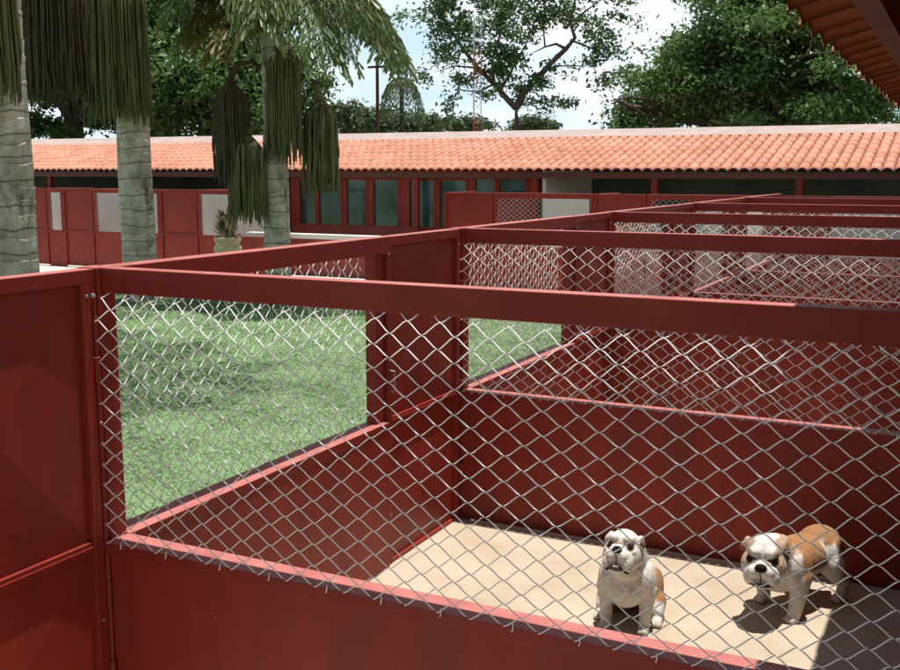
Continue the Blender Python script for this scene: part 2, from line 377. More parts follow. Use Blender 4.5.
# ------------------------------------------------------------------ outer bays and doors (local x along the wall, -y towards the run)
BW = 2.03
def make_bay():
    t = empty('mesh_bay'); tag(t, None, 'fence', 'low walls with wire mesh along the lawn')
    b = MB(); b.box(0, BW, -0.088, 0.004, ZB, ZT - .0015, .004); b.build('top_rail', RED, t)
    b = MB(); b.box(BW - .075, BW, -0.060, 0.008, ZS + .0005, ZB - .0005, .003); b.build('post', RED, t)
    b = MB(); b.box(0, BW, -0.094, 0.034, ZS - .05, ZS - .001, .004); b.build('sill_rail', RED, t)
    b = MB(); b.box(0.0, BW, -0.0915, -0.012, 0.0, ZS - .0505); b.build('sheet', RED2, t)
    chain('wire_mesh', BW - .08, ZS - .004, ZB + .004, t, seed=5, y=.036, x0=0.0)
    b = MB(); b.tube([(0, .034, ZS + .014), (0, .036, ZS + .004), (0, .026, ZS - .016)], .0022, n=4)
    o = b.build('wire_tie', WIRE, t); o.location.x = .12
    for k in range(1, 8): c = o.copy(); C.objects.link(c); c.location.x = .12 + k * .23
    return t
DW = 0.93
def make_door():
    t = empty('kennel_gate'); tag(t, None, 'door', 'red metal doors of the kennel runs')
    b = MB()
    b.box(0, .045, -.075, .0, .02, ZT - .056, .003); b.box(DW - .045, DW, -.075, .0, .02, ZT - .056, .003)
    b.box(0, DW, -.072, -.002, .0, .0195, .003); b.build('frame', RED2, t)
    b = MB(); b.box(0, DW, -.075, .0, ZT - .0555, ZT - .0035, .003); b.build('top_rail', RED, t)
    b = MB(); b.box(.0455, DW - .0455, -.066, -.008, .825, .8675, .003); b.box(.0455, DW - .0455, -.071, -.0655, .841, .851, .002); b.build('middle_rail', RED2, t)
    for z0, z1 in ((.020, .8245), (.868, ZT - .056)):      # cross-creased sheet panels
        b = MB(); x0, x1 = .0455, DW - .0455; cx, cz = (x0 + x1) / 2, (z0 + z1) / 2
        for y, s in ((-.052, -.017), (-.016, .0)):
            b.add([(x0, y, z0), (x1, y, z0), (x1, y, z1), (x0, y, z1), (cx, y + s, cz)], [(0, 1, 4), (1, 2, 4), (2, 3, 4), (3, 0, 4)])
        b.build('panel', RED2, t)
    for z in (.32, 1.52):
        b = MB(); b.tube([(DW + .004, -.085, z - .05), (DW + .004, -.085, z + .05)], .011, n=10); b.build('hinge', RED, t)
    b = MB(); b.tube([(.03, -.076, 1.02), (.03, -.1, 1.02), (.03, -.1, 1.14), (.03, -.076, 1.14)], .007, n=8)
    b.build('handle', STEEL, t)
    b = MB(); b.lathe([(.007, 0), (.007, .003), (.003, .006)], n=8); b.v = [(x, -.0755 - z, y) for x, y, z in b.v]; o = None
    for (x, z) in ((.022, 1.80), (.022, 1.2), (.022, .3), (DW - .022, 1.80), (DW - .022, .55), (DW - .022, .25)):
        if o is None: o = b.build('rivet', STEEL, t)
        else: o = o.copy(); C.objects.link(o)
        o.location = (x, 0, z)
    return t
H = math.pi / 2
bay0 = make_bay(); bay0['label'] = 'lawn-side mesh bay of the run that holds the bulldogs'
bay0.location = (0, 0.05, 0); bay0.rotation_euler = (0, 0, H)
door0 = make_door(); door0['label'] = 'red door with crossed creases at the near left, nearest the camera'
door0.location = (0, -L + 2.105, 0); door0.rotation_euler = (0, 0, H)
DL = ['red door panel at the back corner of the bulldogs\' run', 'red door panel one run behind the bulldogs\' run', 'red door panel two runs behind the bulldogs\' run',
      'red door panel three runs behind the bulldogs\' run', 'red door panel of the lawn side run touching the rear block']
BL = ['', 'lawn-side mesh bay one run behind the bulldogs', 'lawn-side mesh bay two runs behind the bulldogs', 'lawn-side mesh bay three runs behind the bulldogs', 'lawn-side mesh bay of the run touching the rear block']
for n in range(NR):
    dup(door0, (0, n * L + 2.105, 0), H, DL[n])
    if n: dup(bay0, (0, n * L + .05, 0), H, BL[n])
# the jamb where the near door meets the corner
t = empty('gate_jamb', (0, -.0495, 0)); tag(t, 'narrow red jamb between the near left door and the corner post', 'post')
b = MB(); b.box(-.012, .070, -.021, 0.0, 0, ZT - .004, .002); b.build('flange', RED, t)
b = MB(); b.tube([(.076, -.012, .05), (.076, -.012, 1.72)], .009, n=8); b.tube([(.076, -.012, 1.72), (.076, -.012, 1.78), (.078, -.016, 1.80), (.080, -.028, 1.80)], .006, n=8); b.build('drop_bolt', RED, t)
b = MB(); b.tube([(.080, -.016, 1.80), (.080, -.032, 1.80)], .008, n=8); b.build('bolt_head', STEEL, t)

# ------------------------------------------------------------------ clay tile roofs (local: x along the eave, y up the slope, eave edge at y=0)
def tile_roof(name, W, run, slope, parent, pitch=0.2, course=0.38, seed=1, h=0.038, ns=8, lift=.005, rag=.4, m=None, kv=.06, groove_shade=.62):
    rnd = random.Random(seed); ncol = int(W / pitch); nrow = int(math.ceil(run / course))
    prof = []
    for j in range(ns + 1):
        s = j / ns
        prof.append(h * max(0.0, math.sin(math.pi * s)) ** .55)
    V = []; F = []; col = []
    ups = math.hypot(1, slope)
    for r in range(nrow):
        for c in range(ncol):
            j1, j2, j3 = rnd.uniform(-.006, .006), rag * rnd.uniform(-.014, .014), rag * rnd.uniform(-.003, .006)
            k = rnd.gauss(1.0, kv); k = min(1.25, max(.72, k)); tint = rnd.uniform(-.05, .05)
            y0 = r * course - .05 + j2; y1 = min(run, (r + 1) * course)
            o = len(V)
            for (y, lift) in ((y0, lift + j3), (y1, .0)):
                for j in range(ns + 1):
                    x = (c + j / ns) * pitch + j1 * .3 + (-.004 if j == 0 else .004 if j == ns else 0)
                    V.append((x, y, y * slope + lift + prof[j]))
            for j in range(ns + 1):       # thickness of the lower lip
                x = (c + j / ns) * pitch + j1 * .3 + (-.004 if j == 0 else .004 if j == ns else 0)
                V.append((x, y0 + .004, y0 * slope + lift + j3 + prof[j] - .014))
            q = ns + 1
            for j in range(ns):
                F.append((o + j, o + j + 1, o + q + j + 1, o + q + j)); F.append((o + 2 * q + j, o + 2 * q + j + 1, o + j + 1, o + j))
            g_ = [1 - groove_shade * (1 - prof[j] / h) ** 2.2 for j in range(q)]      # shadow in the grooves, painted as darker colour in the pans
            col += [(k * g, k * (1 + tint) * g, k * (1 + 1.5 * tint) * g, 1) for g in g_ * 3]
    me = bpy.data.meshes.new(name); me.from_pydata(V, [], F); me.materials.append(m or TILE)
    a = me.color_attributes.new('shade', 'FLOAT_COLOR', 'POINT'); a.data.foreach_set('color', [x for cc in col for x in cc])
    me.polygons.foreach_set('use_smooth', [True] * len(me.polygons))
    o = bpy.data.objects.new(name, me); C.objects.link(o); o.parent = parent
    return o

# ---- the building we stand under: eave along the runs at x = 2.6
EX, EZ, SL = 2.63, 2.588, 0.26
t = empty('near_kennel_building', (EX, 0, 0)); tag(t, 'kennel building at the right whose clay tile eave hangs into the picture', 'building')
rf = tile_roof('roof', 22.4, 4.6, SL, t, pitch=0.2, seed=11, course=.40, ns=10, h=.030, m=TILE2, groove_shade=.15)
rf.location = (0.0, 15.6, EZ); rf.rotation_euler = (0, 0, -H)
for k in range(1, 6):      # purlins under the tiles
    x = .16 + k * .8; z = EZ + SL * x
    b = MB(); b.box(x - .03, x + .03, -6.7, 15.5, z - .25, z - .178); b.build('purlin', WOOD, t)
for y in [-.28 + 1.45 * k for k in range(-4, 11)]:
    b = MB(); x0, x1 = .172, 4.5; hw = .05
    b.add([(x0, y - hw, EZ + SL * x0 - .175), (x0, y + hw, EZ + SL * x0 - .175), (x0, y + hw, EZ + SL * x0 - .022), (x0, y - hw, EZ + SL * x0 - .022),
           (x1, y - hw, EZ + SL * x1 - .175), (x1, y + hw, EZ + SL * x1 - .175), (x1, y + hw, EZ + SL * x1 - .022), (x1, y - hw, EZ + SL * x1 - .022)],
          [(0, 1, 2, 3), (4, 7, 6, 5), (0, 4, 5, 1), (1, 5, 6, 2), (2, 6, 7, 3), (3, 7, 4, 0)])
    b.build('rafter', WOOD, t)
b = MB(); b.box(.130, .170, -6.7, 15.4, EZ - .075, EZ + .012); b.build('eave_board', WOOD, t)
b = MB(); b.box(2.0, 2.18, -6.7, 15.4, 0, 3.0); b.build('wall', REDW, t)
for n in range(-1, 6):
    b = MB(); b.box(1.605, 1.695, n * L - .045, n * L + .045, 0, EZ + SL * 1.65 - .18); b.build('column', RED, t)

# ------------------------------------------------------------------ rear block, facade parallel to the partitions
YF = 15.55; YE = 17.15; ZE = 2.30; YR = 21.0; SLB = 0.235
bl = empty('rear_kennel_building', (-12, YE, 0)); tag(bl, 'long low kennel building at the back under an orange tile roof', 'building')
def rel(b): b.v = [(x + 12, y - YE, z) for x, y, z in b.v]; return b
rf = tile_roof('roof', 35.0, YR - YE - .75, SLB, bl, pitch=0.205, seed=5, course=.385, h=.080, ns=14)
rf.location = (-30.5 + 12, 0, ZE - .03)
b = MB(); x0, x1 = -30.4, 4.4
ya, yb = YR - .80, YR + .15
za, zb = ZE + SLB * (ya - YE) + .035, ZE + SLB * (yb - YE) + .02
b.add([(x0, ya, za), (x1, ya, za), (x1, yb, zb), (x0, yb, zb), (x0, yb + 4, zb - .9), (x1, yb + 4, zb - .9), (x0, ya, za - .06), (x1, ya, za - .06), (x0, yb + 4, zb - 1.0), (x1, yb + 4, zb - 1.0)],
      [(0, 1, 2, 3), (3, 2, 5, 4), (6, 7, 1, 0), (4, 5, 9, 8)])
rel(b).build('ridge_capping', CEM, bl)
b = MB(); b.box(-30.4, 4.4, YE + .10, YE + .17, ZE - .17, ZE - .045); rel(b).build('fascia', WOOD, bl)
for k in range(4):
    b = MB(); y = YE + .5 + k * .9; b.box(-30.4, 4.4, y, y + .06, ZE + SLB * (y - YE) - .12, ZE + SLB * (y - YE) - .05); rel(b).build('purlin', WOOD, bl)
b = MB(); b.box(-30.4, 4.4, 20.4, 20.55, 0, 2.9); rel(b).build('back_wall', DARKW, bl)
for x in (-25.2, -22.1, -18.95, -15.85, -12.75, -7.95, -5.16, -2.64, .08, 2.9):
    b = MB(); b.box(x - .06, x + .06, YE + .18, YE + .29, 0, ZE - .05, .004); rel(b).build('column', RED, bl)
# white inner partitions seen through the openings, standing just under the eave
for (x0, x1, z1) in ((-22.4, -17.9, 1.80), (-17.3, -14.95, 1.80), (-13.95, -11.75, 1.80), (-4.85, -3.75, 1.80), (-.75, 3.8, 1.62)):
    b = MB(); b.box(x0, x1, YE - .10, YE - .05, .60, z1, .003); rel(b).build('white_panel', WHITE, bl)
b = MB(); b.box(-30.4, -11.7, YE - .095, YE - .04, 0, .5995); rel(b).build('inner_low_wall', REDW, bl)
b = MB(); b.box(-5.03, -4.95, YE + .3, 20.39, 0, 2.29); rel(b).build('white_cross_wall', WHITE, bl)
# the glazed office
b = MB(); b.box(-11.4, -5.12, 17.58, 17.70, 0, 1.02); rel(b).build('office_wall', REDW, bl)
b = MB(); b.box(-11.4, -5.12, 17.56, 17.70, 2.10, 2.34); rel(b).build('lintel', RED, bl)
WX = [(-11.15, -10.72), (-10.62, -10.02), (-9.86, -9.35), (-9.15, -8.52), (-8.22, -7.62), (-7.48, -6.85)]
for (x0, x1) in WX:
    b = MB()
    b.box(x0 - .05, x0, 17.56, 17.66, 1.0205, 2.0995); b.box(x1, x1 + .05, 17.56, 17.66, 1.0205, 2.0995); b.box(x0 - .05, x1 + .05, 17.555, 17.605, 1.0215, 1.05); b.box(x0 - .05, x1 + .05, 17.555, 17.605, 2.07, 2.0985)
    f = rel(b).build('window', RED, bl)
    b = MB(); b.box(x0 + .001, x1 - .001, 17.61, 17.62, 1.0205, 2.0995); rel(b).build('pane', GLASS, f)
for (x0, x1) in ((-6.62, -6.17), (-6.05, -5.45)):
    b = MB(); b.box(x0 - .05, x0, 17.56, 17.66, 1.80, 2.0995); b.box(x1, x1 + .05, 17.56, 17.66, 1.80, 2.0995); b.box(x0 - .05, x1 + .05, 17.56, 17.66, 1.75, 1.7995)
    f = rel(b).build('window', RED, bl)
    b = MB(); b.box(x0 + .001, x1 - .001, 17.61, 17.62, 1.80, 2.0995); rel(b).build('pane', GLASS, f)
for x0, x1, z1 in ((-6.79, -6.67, 2.0995), (-5.39, -5.13, 2.0995), (-9.299, -9.201, 2.0995), (-8.469, -8.271, 2.0995), (-9.969, -9.911, 2.0995), (-7.569, -7.531, 2.0995), (-11.4, -11.201, 2.0995)):
    b = MB(); b.box(x0, x1, 17.57, 17.69, 1.0205, z1); rel(b).build('mullion', RED, bl)
b = MB(); b.box(-6.669, -5.391, 17.58, 17.68, 1.0205, 1.7495); rel(b).build('wall_panel', REDW, bl)
b = MB(); b.box(-30.4, 4.4, 20.56, 25.0, 0, .1); b.box(-30.4, 4.4, 24.9, 25.0, 0, 2.2); rel(b).build('rear_wall', REDW, bl)

# low garden wall with a white coping in front of the office
t = empty('low_wall', (-9.8, 16.4, 0)); tag(t, 'low red wall with a pale coping in front of the dark office windows', 'wall')
b = MB(); b.box(-1.9, 2.3, -.09, .09, 0, .80); b.build('wall', REDW, t)
b = MB(); b.box(-1.95, 2.35, -.14, .14, .8005, .90, .006); b.build('coping', WHITE, t)

# kennel fronts of the rear block
def front_bay(x0, x1, label):
    W = x1 - x0; t = empty('barred_front_fence', (x0, YF, 0)); tag(t, label, 'fence', 'barred fronts of the rear kennels')
    b = MB(); b.box(0, W, -.04, .05, 1.76, 1.86, .004); b.build('top_rail', RED, t)
    for x in (0, W - .07):
        b = MB(); b.box(x, x + .07, -.035, .045, .8605, 1.7595); b.build('post', RED, t)
    b = MB(); b.box(0, W, -.05, .05, .81, .86, .004); b.build('sill_rail', RED, t)
    b = MB(); b.box(0, W, -.02, .02, -.01, .8095); b.build('sheet', RED2, t)
    chain('wire_mesh', W - .14, .86, 1.76, t, seed=int(abs(x0) * 10), ph=.115, pv=.088, rad=.0024, n=3, y=-.03, x0=.07, tails=False)
def front_door(x0, x1, label):
    W = x1 - x0; t = empty('kennel_gate', (x0, YF, 0)); tag(t, label, 'door', 'red doors of the rear kennels')
    b = MB(); b.box(0, .05, -.045, .04, .02, 1.86); b.box(W - .05, W, -.045, .04, .02, 1.86); b.box(.0505, W - .0505, -.045, .04, 1.81, 1.859); b.box(.0505, W - .0505, -.044, .039, .83, .87); b.build('frame', RED, t)
    for z0, z1 in ((0.02, .8295), (.8705, 1.8095)):
        b = MB(); X0, X1 = .0505, W - .0505
        b.add([(X0, -.01, z0), (X1, -.01, z0), (X1, -.01, z1), (X0, -.01, z1), (W / 2, -.035, (z0 + z1) / 2)], [(0, 1, 4), (1, 2, 4), (2, 3, 4), (3, 0, 4)])
        b.build('panel', RED2, t)
front_bay(-20.6, -18.62, 'rear kennel front at the far left, mostly behind the near palm trunk')
front_door(-18.6, -17.12, 'red rear door just right of the thick palm trunk at the left')
front_bay(-17.1, -16.58, 'narrow rear kennel front with a slim white opening')
front_door(-16.56, -15.62, 'red rear door between the slim white opening and the second palm')
front_bay(-15.6, -13.58, 'rear kennel front behind the middle palm trunk')
front_door(-13.56, -12.5, 'red rear door right of the middle palm trunk')
front_bay(-12.48, -10.6, 'rear kennel front behind the urn plant')
front_door(-6.33, -5.28, 'red rear door right of the office windows')
front_bay(-5.26, -3.27, 'rear kennel front with a bright white panel behind its mesh')
front_door(-3.25, -2.28, 'red rear door right of the bright white panel')
front_bay(-2.26, -.24, 'rear kennel front in the middle of the right-hand row')
front_door(-.22, .8, 'red rear door behind the stacked partition rails at the right')
front_bay(.82, 3.6, 'rear kennel front at the far right end')
i = 0
for x in (-17.11, -15.61, -12.49, -6.335, -3.26, -.23):
    t = empty('cross_partition', (x, YF, 0)); tag(t, ['cross wall of the rear block beside the slim white opening', 'cross wall of the rear block behind the middle palm', 'cross wall of the rear block beside the urn plant',
        'cross wall at the right side of the office', 'cross wall right of the bright white panel', 'cross wall at the right of the rear row'][i], 'fence', 'cross walls of the rear kennels'); i += 1
    b = MB(); b.box(-.012, .012, .055, 1.48, 0, .80); b.build('sheet', RED2, t)
    b = MB(); b.box(-.03, .03, .055, 1.48, 1.77, 1.855, .004); b.build('top_rail', RED, t)

# ------------------------------------------------------------------ urn with plant
t = empty('garden_urn', (-9.45, 12.72, -.012)); tag(t, 'cream pedestal urn holding a tight clump of variegated leaves', 'urn')
b = MB(); b.lathe([(.26, 0), (.26, .07), (.20, .09), (.15, .14), (.13, .34), (.16, .40), (.19, .42), (.18, .45), (.24, .52), (.30, .66), (.32, .80), (.34, .83), (.34, .89), (.30, .90), (.29, .96), (.33, 1.0), (.33, 1.06), (.28, 1.07), (.26, 1.02)], n=28); b.build('pot', POT, t, True)
for v in t.children[0].data.vertices: v.co.x *= .76; v.co.y *= .76
rs = np.random.RandomState(3); V = []
for k in range(150):      # a tight upright clump of short variegated leaves
    a = rs.rand() * 6.283; q = rs.rand() ** .5; zz = rs.rand(); el = rs.uniform(.5, 1.5)
    d = np.array([math.cos(a) * math.cos(el), math.sin(a) * math.cos(el), math.sin(el)])
    rr = .19 * (1 - zz * .75) * q; p0 = np.array([rr * math.cos(a), rr * math.sin(a), 1.02 + .42 * zz]); ln = rs.uniform(.13, .30)
    sd = np.cross(d, [0, 0, 1]); sd /= np.linalg.norm(sd) + 1e-6
    wd = rs.uniform(.022, .045); m_ = p0 + d * ln * .5; e = p0 + d * ln + np.array([0, 0, -.05 * math.cos(el)])
    V.append([p0 - sd * wd * .5, p0 + sd * wd * .5, m_ + sd * wd, m_ - sd * wd]); V.append([m_ - sd * wd, m_ + sd * wd, e + sd * .004, e - sd * .004])
polys('plant', V, 4, SUCC, t)
# ------------------------------------------------------------------ palms
def palm_trunk(H, r0, r1, seed, lean=(0, 0)):
    """tapering trunk with uneven leaf-scar rings"""
    rnd = random.Random(seed); b = MB(); n = 28; rows = []; z = 0.0; nxt = rnd.uniform(.1, .25)
    zs = []; k = 0
    while z < H:
        zs.append((z, 0.0)); s = rnd.uniform(.16, .32)
        zs += [(z + s * .55, .004), (z + s * .88, .010), (z + s * .93, .013), (z + s * .945, -.018), (z + s * .985, -.018)]
        z += s
    zs.append((H, 0))
    ph = [rnd.uniform(0, 6.3) for _ in range(6)]
    o = 0
    for z, d in zs:
        f = z / H; r = r0 + (r1 - r0) * f + .10 * r0 * math.exp(-z / .5)
        for j in range(n):
            q = 2 * math.pi * j / n
            wob = .03 * math.sin(2 * q + ph[0] + z * .9) + .025 * math.sin(3 * q + ph[1] - z * 1.7) + .018 * math.sin(7 * q + ph[2] + z * 3)
            dz = .045 * math.sin(q + ph[3] + z * 2.1) + .03 * math.sin(2 * q + ph[4] + z * 1.3) + .012 * math.sin(5 * q + z * 7)
            rr = r * (1 + wob) + d * (.6 + .6 * math.sin(q * 2 + ph[5] + z * 4))
            b.v.append((lean[0] * f + rr * math.cos(q), lean[1] * f + rr * math.sin(q), z + dz))
    for i in range(len(zs) - 1):
        for j in range(n): b.f.append((i * n + j, i * n + (j + 1) % n, (i + 1) * n + (j + 1) % n, (i + 1) * n + j))
    b.f.append(tuple((len(zs) - 1) * n + j for j in range(n)))
    return b

def strands(name, parent, top, rx, ry, drop, n, seed, m, stalk=None, lo=.55, r=.017, flare=1.12):
    """a hanging horse-tail of fruiting strings"""
    rnd = random.Random(seed); b = MB(); tx, ty, tz = top
    for k in range(n):
        a = rnd.uniform(0, 6.283); q = math.sqrt(rnd.random()); x = q * math.cos(a); y = q * math.sin(a)
        ln = drop * (lo + (1 - lo) * rnd.random() ** .6)
        head = tz + .12 * (1 - q * q) * drop * .6
        pts = [(tx + x * rx * .25, ty + y * ry * .25, head + .02), (tx + x * rx * .75, ty + y * ry * .75, head - .03 * drop - .06 * q)]
        m_ = 7; wx, wy = rnd.uniform(-.03, .03), rnd.uniform(-.03, .03); ph = rnd.uniform(0, 6)
        for i in range(1, m_ + 1):
            f = i / m_
            pts.append((tx + x * rx * (1 + (flare - 1) * f) + wx * f + .010 * math.sin(ph + i * 1.9), ty + y * ry * (1 + (flare - 1) * f) + wy * f + .010 * math.cos(ph + i * 2.3), head - .03 * drop - ln * f))
        rr = [r * .8] * 2 + [r * rnd.uniform(.8, 1.35) for _ in range(m_ - 1)] + [r * .4]
        b.tube(pts, rr, n=4, cap=False)
    if stalk: b.tube(stalk, [.035 + .01 * i for i in range(len(stalk))], n=8)
    return b.build(name, m, parent, True)

def frond(parent, base, az, up, length, seed, m, droop=1.0, leaf=.16, npin=16, dense=15):
    """a twice-divided fishtail frond: midrib, side ribs, wedge leaflets"""
    rnd = random.Random(seed); b = MB(); V = []
    dirh = Vector((math.cos(az), math.sin(az), 0)); side = Vector((-math.sin(az), math.cos(az), 0))
    pts = []
    for i in range(15):
        f = i / 14
        pts.append(Vector(base) + dirh * (length * f * (1 - .18 * f * droop)) + Vector((0, 0, up * f - droop * (up + .42 * length) * f * f)))
    b.tube(pts, [.045 * (1 - .85 * i / 14) for i in range(15)], n=6)
    for k in range(npin):
        f = .2 + .8 * k / (npin - 1); i = min(13, int(f * 14)); p = pts[i].lerp(pts[i + 1], f * 14 - i) ; t = (pts[i + 1] - pts[i]).normalized()
        pl = length * .26 * (1 - .45 * abs(f - .45) * 1.6) * rnd.uniform(.85, 1.15)
        for s in (-1, 1):
            d = (side * s * .85 + t * .45 + Vector((0, 0, .12))).normalized(); prev = p; rp = [p]
            for j in range(6):
                g = (j + 1) / 6
                q = p + d * pl * g + Vector((0, 0, -pl * .75 * g * g)); rp.append(q)
            b.tube(rp, [.009, .008, .007, .006, .005, .004, .003], n=3, cap=False)
            for j in range(dense):
                g = (j + .6) / dense * 6; jj = min(5, int(g)); q = rp[jj].lerp(rp[jj + 1], g - jj); tt = (rp[jj + 1] - rp[jj]).normalized()
                n2 = tt.cross(Vector((0, 0, 1)));
                if n2.length < .05: n2 = side.copy()
                n2.normalize()
                for s2 in (-1, 1):
                    ln = leaf * rnd.uniform(.8, 1.5)
                    dd = (n2 * s2 * .75 + tt * .6 + Vector((rnd.uniform(-.25, .25), rnd.uniform(-.25, .25), -.8 + rnd.uniform(-.4, .25)))).normalized()
                    nn = dd.cross(Vector((rnd.uniform(-1, 1), rnd.uniform(-1, 1), rnd.uniform(.2, 1)))).normalized()
                    e = q + dd * ln; wd = ln * rnd.uniform(.07, .15)
                    V.append([q, e - nn * wd - dd * ln * .12, e + dd * ln * .1, e + nn * wd - dd * ln * .2])
    o = b.build('frond', m, parent)
    l = polys('leaflets', [[tuple(x) for x in q] for q in V], 4, m, o)
    return o

def palm(loc, H, r0, r1, seed, label, fronds, clusters):
    t = empty('palm_tree', loc); tag(t, label, 'palm tree', 'fishtail palms on the lawn')
    palm_trunk(H, r0, r1, seed).build('trunk', BARK, t, True)
    for k, (az, zb, up, ln, dr, m) in enumerate(fronds): frond(t, (0, 0, zb), R(az), up, ln, seed * 50 + k, m, dr)
    for k, (name, top, rx, ry, drop, n, m, stalk) in enumerate(clusters): strands(name, t, top, rx, ry, drop, n, seed * 90 + k, m, stalk)
    return t
# in each palm: camera-right is about (0.9, 0.45), towards the camera about (0.44, -0.88)
def loc(r, f, z): return (r * .895 + f * .44, r * .445 - f * .885, z)

palm((-7.35, 5.95, -.05), 7.3, .33, .27, 1, 'thick pale-trunked palm at the left edge, nearest to the camera',
     [(a, 6.7 + .1 * (i % 4), 1.6, ln, .8, FROND) for i, (a, ln) in enumerate(((18, 3.9), (52, 3.2), (95, 3.2), (140, 3.0), (185, 3.0), (228, 3.2), (270, 3.2), (328, 5.0), (345, 4.3), (305, 4.2), (0, 4.6), (318, 4.6)))],
     [('fruit_strands', loc(.10, .36, 5.2), .40, .22, 2.15, 230, STRAND, [loc(0, 0, 5.3), loc(.06, .2, 5.4), loc(.10, .36, 5.3)]),
      ('fruit_strands', loc(-.5, .0, 5.3), .25, .25, 1.9, 110, STRAND_DRY, [loc(0, 0, 5.4), loc(-.25, 0, 5.5), loc(-.5, 0, 5.35)])])
palm((-10.45, 11.45, -.05), 7.8, .30, .24, 2, 'middle palm with a ringed trunk under a wide curtain of strands',
     [(a, 7.4 + .1 * (i % 4), 1.6, 3.0 + .3 * (i % 3), 1.0, FROND) for i, a in enumerate((0, 40, 85, 130, 175, 220, 262, 312))],
     [('fruit_strands', loc(-.16, .34, 5.55), .66, .30, 2.5, 380, STRAND, [loc(0, 0, 5.7), loc(-.05, .15, 5.85), loc(-.16, .34, 5.7)]),
      ('dry_fruit_strands', loc(-1.25, .1, 5.7), .66, .34, 2.25, 340, STRAND_DRY, [loc(0, 0, 5.6), loc(-.6, .05, 6.1), loc(-1.1, .1, 6.15), loc(-1.35, .1, 5.9)])])
palm((-7.87, 12.1, -.05), 6.6, .225, .18, 3, 'slim palm in front of the office with three hanging strand clusters',
     [(a, z, u, ln, d, FROND if i not in (2, 7) else FROND_Y) for i, (a, z, u, ln, d) in enumerate(
         ((20, 5.3, .7, 2.5, .95), (48, 5.6, 1.1, 2.7, 1.0), (205, 5.3, .6, 1.7, .9), (225, 5.5, .9, 2.0, .8), (185, 5.6, 1.0, 1.9, .9), (330, 5.2, .7, 2.4, 1.0), (0, 5.6, 1.2, 2.9, 1.0), (262, 5.0, .45, 1.6, 1.0), (90, 5.7, 1.2, 2.6, 1.0), (140, 5.7, 1.1, 2.6, .9), (300, 5.6, 1.3, 2.4, 1.0)))],
     [('fruit_strands', loc(.22, .26, 4.35), .31, .22, 1.95, 220, STRAND, [loc(0, 0, 4.5), loc(.1, .15, 4.6), loc(.22, .26, 4.45)]),
      ('dry_fruit_strands', loc(-.72, .1, 3.72), .34, .24, 1.7, 200, STRAND_DRY, [loc(0, 0, 3.9), loc(-.35, .05, 4.15), loc(-.6, .1, 4.1), loc(-.72, .1, 3.85)]),
      ('fruit_strands', loc(-.46, .2, 2.86), .33, .22, 1.5, 170, STRAND, [loc(0, 0, 3.1), loc(-.2, .1, 3.15), loc(-.4, .2, 3.0), loc(-.46, .2, 2.8)]),
      ('fruit_strands', loc(.80, .1, 3.45), .29, .22, 1.55, 180, STRAND, [loc(.1, 0, 3.65), loc(.4, .05, 3.88), loc(.62, .1, 3.85), loc(.76, .1, 3.7), loc(.80, .1, 3.5)])])

# ------------------------------------------------------------------ broadleaf trees
def leafcloud(rs, blobs, nclump, nleaf, size, cr_, flat=.75, shell=.55, aspect=.5):
    out = []
    vol = np.array([r[0] * r[1] * r[2] for _, r in blobs]) ** .75; vol /= vol.sum()
    for (c, r), f in zip(blobs, vol):
        k = max(3, int(nclump * f)); m_ = max(8, int(nleaf / nclump))
        d = rs.normal(size=(k, 3)); d /= np.linalg.norm(d, axis=1)[:, None]
        rad = shell + (1 - shell) * rs.rand(k) ** .7
        cc = np.array(c) + d * rad[:, None] * np.array(r)
        for q in cc:
            s = cr_ * rs.uniform(.55, 1.3); mm = int(m_ * rs.uniform(.5, 1.5))
            p = q + rs.normal(size=(mm, 3)) * np.array([s, s, s * flat]) * .55
            nrm = rs.normal(size=(mm, 3)) * .75 + np.array([0, 0, .85]); nrm /= np.linalg.norm(nrm, axis=1)[:, None]
            t = np.cross(nrm, rs.normal(size=(mm, 3))); t /= np.linalg.norm(t, axis=1)[:, None] + 1e-9
            u = np.cross(nrm, t); sz = size * rs.uniform(.6, 1.35, size=(mm, 1)); t = t * sz; u = u * sz * aspect
            bend = nrm * sz * .18
            out.append(np.stack([p - t, p + u * .9 + bend, p + t, p - u * .9 + bend], 1))
    return np.concatenate(out)
def tree(name, label, base, h_trunk, r_trunk, blobs, nclump, nleaf, size, cr_, lm, seed, limbs=None, shell=.55, flat=.75, group='trees beyond the rear block'):
    rs = np.random.RandomState(seed); t = empty(name, base); tag(t, label, 'tree', group)
    B = Vector(base); bl_ = [(tuple(Vector(c) - B), r) for c, r in blobs]
    b = MB(); top = Vector((0, 0, h_trunk)); rnd = random.Random(seed)
    b.tube([(0, 0, -.1), (.05, .02, h_trunk * .5), top], [r_trunk * 1.25, r_trunk, r_trunk * .85], n=10)
    if limbs is None:
        for c, r in bl_:
            c = Vector(c); m1 = top.lerp(c, .45) + Vector((rnd.uniform(-.4, .4), rnd.uniform(-.4, .4), .3))
            b.tube([top, m1, c], [r_trunk * .6, r_trunk * .38, r_trunk * .1], n=7)
            for _ in range(4):
                e = c + Vector((rnd.uniform(-1, 1) * r[0], rnd.uniform(-1, 1) * r[1], rnd.uniform(-.6, .9) * r[2])) * .8
                b.tube([m1.lerp(c, rnd.uniform(.2, .9)), c.lerp(e, .5) + Vector((0, 0, .2)), e], [r_trunk * .22, r_trunk * .12, r_trunk * .04], n=5)
    else:
        for pts, r0 in limbs:
            pts = [Vector(p) - B for p in pts]; k = len(pts); r0 *= .66
            b.tube(pts, [r0 * (1 - .8 * i / (k - 1)) for i in range(k)], n=7)
    b.build('trunk', BARK2, t, True)
    polys('crown', leafcloud(rs, bl_, nclump, nleaf, size, cr_, flat, shell), 4, lm, t)
    return t
